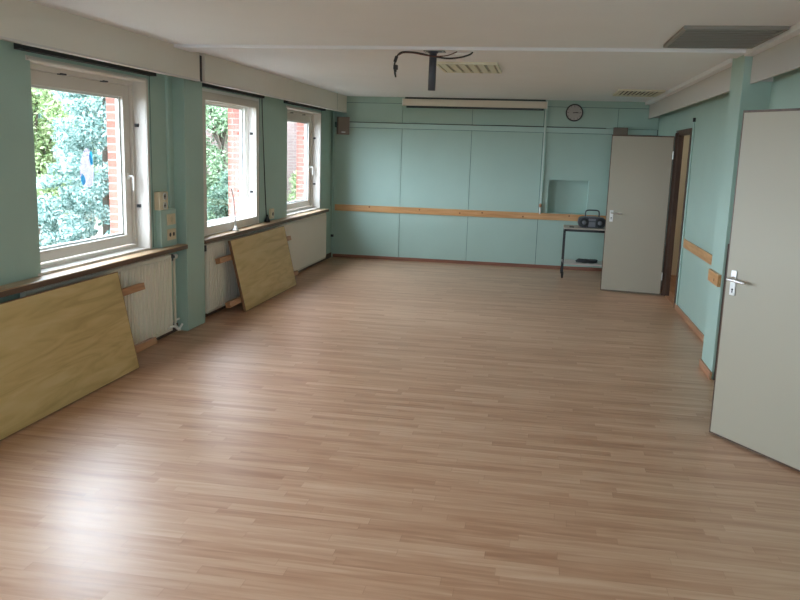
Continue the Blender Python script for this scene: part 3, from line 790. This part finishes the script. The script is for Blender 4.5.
def leaves(mb, c, n, rx, ry, rz, size, rnd, shell=.55, asp=.5, droop=0.):
    bm = mb.bm
    for _ in range(n):
        while True:
            u, v, w_ = rnd.uniform(-1, 1), rnd.uniform(-1, 1), rnd.uniform(-1, 1); d = u*u+v*v+w_*w_
            if shell*shell < d < 1: break
        p = Vector((c[0]+u*rx, c[1]+v*ry, c[2]+w_*rz))
        s = size*rnd.uniform(.6, 1.35)
        a = Vector((rnd.gauss(0, 1), rnd.gauss(0, 1), rnd.gauss(0, .7)-droop)).normalized()
        bvec = a.cross(Vector((rnd.gauss(0, 1), rnd.gauss(0, 1), rnd.gauss(0, 1)))).normalized()
        nrm = a.cross(bvec)
        q = [p-a*s*.5, p+bvec*s*asp*.5+nrm*s*.06, p+a*s*.5, p-bvec*s*asp*.5+nrm*s*.06]
        bm.faces.new([bm.verts.new(x) for x in q])

def tree(name, label, cat, x, y, h, r, kind, leaf, n, size, seed, group=None):
    rnd = random.Random(seed); gz = -.45
    t = thing(name, label, cat, (x, y, gz), group)
    tr = MB().tube([(x, y, gz), (x+rnd.uniform(-.05, .05), y, gz+h*.4), (x+rnd.uniform(-.1, .1), y+rnd.uniform(-.1, .1), gz+h*.92)], lambda k: .10*(1-k)+.015, 10)
    F = MB()
    if kind == 'cone':
        for k in range(46):                                               # tiers of drooping sprays
            f = (k+.5)/46; z = gz+h*(.04+.94*f); rr = r*(1-f)**.75
            for j in range(max(3, int(11*(1-f)))):
                a = rnd.uniform(0, 6.283); d = rr*rnd.uniform(.35, 1.)
                leaves(F, (x+math.cos(a)*d, y+math.sin(a)*d, z-.12*d), max(4, n//270), .20, .20, .11, size, rnd, 0, .42, .6)
    else:
        for k in range(34):
            a = rnd.uniform(0, 6.283); f = rnd.random(); d = r*rnd.uniform(.1, .85)*(math.sin(math.pi*(.12+.80*f)))
            z = gz+h*(.12+.84*f)
            c = (x+math.cos(a)*d, y+math.sin(a)*d, z)
            tr.tube([(x, y, max(gz+.2, z-h*.18)), ((x+c[0])/2, (y+c[1])/2, z-.08*h), c], lambda q_: .03*(1-q_)+.006, 6, 3)
            q_ = r*rnd.uniform(.28, .45); leaves(F, c, n//34, q_, q_, q_*.8, size, rnd, .2, .55)
    obj('trunk', tr, 'bark', t)
    o = obj('foliage', F, leaf, t); o['kind'] = 'stuff'
    return t
tree('conifer', 'blue-green conifer filling the right half of the nearest window view', 'tree', -3.5, -.72, 4.6, 1.30, 'cone', 'leaf_blue', 40000, .075, 11)
tree('conifer', 'tall bluish conifer far behind the one outside the nearest window', 'tree', -10.5, 10.6, 8.0, 2.6, 'cone', 'leaf_blue', 26000, .22, 12)
tree('garden_tree', 'yellow-green leafy tree at the left side of the nearest window view', 'tree', -6.4, 1.75, 5.0, 1.6, 'round', 'leaf_yel', 19000, .095, 21)
tree('garden_tree', 'tall pale leafy tree far behind the yellow-green one', 'tree', -14.2, 12.2, 8.0, 2.6, 'round', 'leaf_yel', 15000, .20, 22)
tree('garden_tree', 'mid green leafy tree seen through the middle window', 'tree', -3.3, 3.5, 4.1, 1.0, 'round', 'leaf_grn', 14000, .08, 23)
tree('shrub', 'low yellow-green shrub at the foot of the brick wing outside the farthest window', 'shrub', -1.75, 4.2, 1.75, .65, 'round', 'leaf_yel', 7000, .07, 31)
tree('shrub', 'low leafy shrub below the middle window view beside the green tree', 'shrub', -2.35, 1.75, 1.7, .6, 'round', 'leaf_ivy', 7000, .07, 32)
tree('shrub', 'broad low shrub in front of the yellow-green tree', 'shrub', -5.6, -.9, 1.5, .5, 'round', 'leaf_yel', 6500, .07, 33)

# ------------------------------------------------------------------ daylight
W = bpy.data.worlds.new('overcast_sky'); S.world = W; W.use_nodes = True
nt = W.node_tree; bg = nt.nodes['Background']
bg.inputs['Color'].default_value = (.80, .92, 1.06, 1); bg.inputs['Strength'].default_value = 7.0
for i, (a, c) in enumerate(WIN):                                          # sampling portals in the window openings
    L = bpy.data.lights.new('daylight_portal', 'AREA'); L.shape = 'RECTANGLE'; L.size = WZ1-WZ0; L.size_y = c-a
    L.cycles.is_portal = True
    o = bpy.data.objects.new('daylight_portal', L); COL.objects.link(o)
    o.location = (-.42, (a+c)/2, (WZ0+WZ1)/2); o.rotation_euler = (0, -math.pi/2, 0)

L = bpy.data.lights.new('daylight_portal', 'AREA'); L.shape = 'RECTANGLE'; L.size = RW[1]-RW[0]; L.size_y = WZ1-WZ0; L.cycles.is_portal = True
o = bpy.data.objects.new('daylight_portal', L); COL.objects.link(o); o.location = ((RW[0]+RW[1])/2, YB-.24, (WZ0+WZ1)/2); o.rotation_euler = (math.pi/2, 0, 0)

# ------------------------------------------------------------------ camera
yaw, pitch, roll, f = .1695, .1846, .0314, 799.54
fw = Vector((-math.sin(yaw)*math.cos(pitch), math.cos(yaw)*math.cos(pitch), -math.sin(pitch)))
r = Vector((math.cos(yaw), math.sin(yaw), 0)); up = r.cross(fw)
r2 = math.cos(roll)*r+math.sin(roll)*up; u2 = -math.sin(roll)*r+math.cos(roll)*up
cam = bpy.data.cameras.new('camera'); co = bpy.data.objects.new('camera', cam); COL.objects.link(co)
cam.sensor_width = 36; cam.lens = f*36/800; cam.clip_start = .05; cam.clip_end = 200
mt = Matrix(((r2.x, u2.x, -fw.x, 3.3103), (r2.y, u2.y, -fw.y, -12.5667), (r2.z, u2.z, -fw.z, 1.7335), (0, 0, 0, 1)))
co.matrix_world = mt
S.camera = co

for o in S.objects:
    if '_base' in o: del o['_base']
vs = S.view_settings
S.display_settings.display_device = 'sRGB'
vs.view_transform = 'Standard'; vs.look = 'None'; vs.gamma = 1; vs.use_curve_mapping = False
vs.exposure = 1.5
cy = S.cycles
cy.max_bounces = 14; cy.diffuse_bounces = 8; cy.glossy_bounces = 4; cy.transparent_max_bounces = 12
cy.caustics_reflective = False; cy.caustics_refractive = False
cy.sample_clamp_indirect = 6.0
cy.use_denoising = True
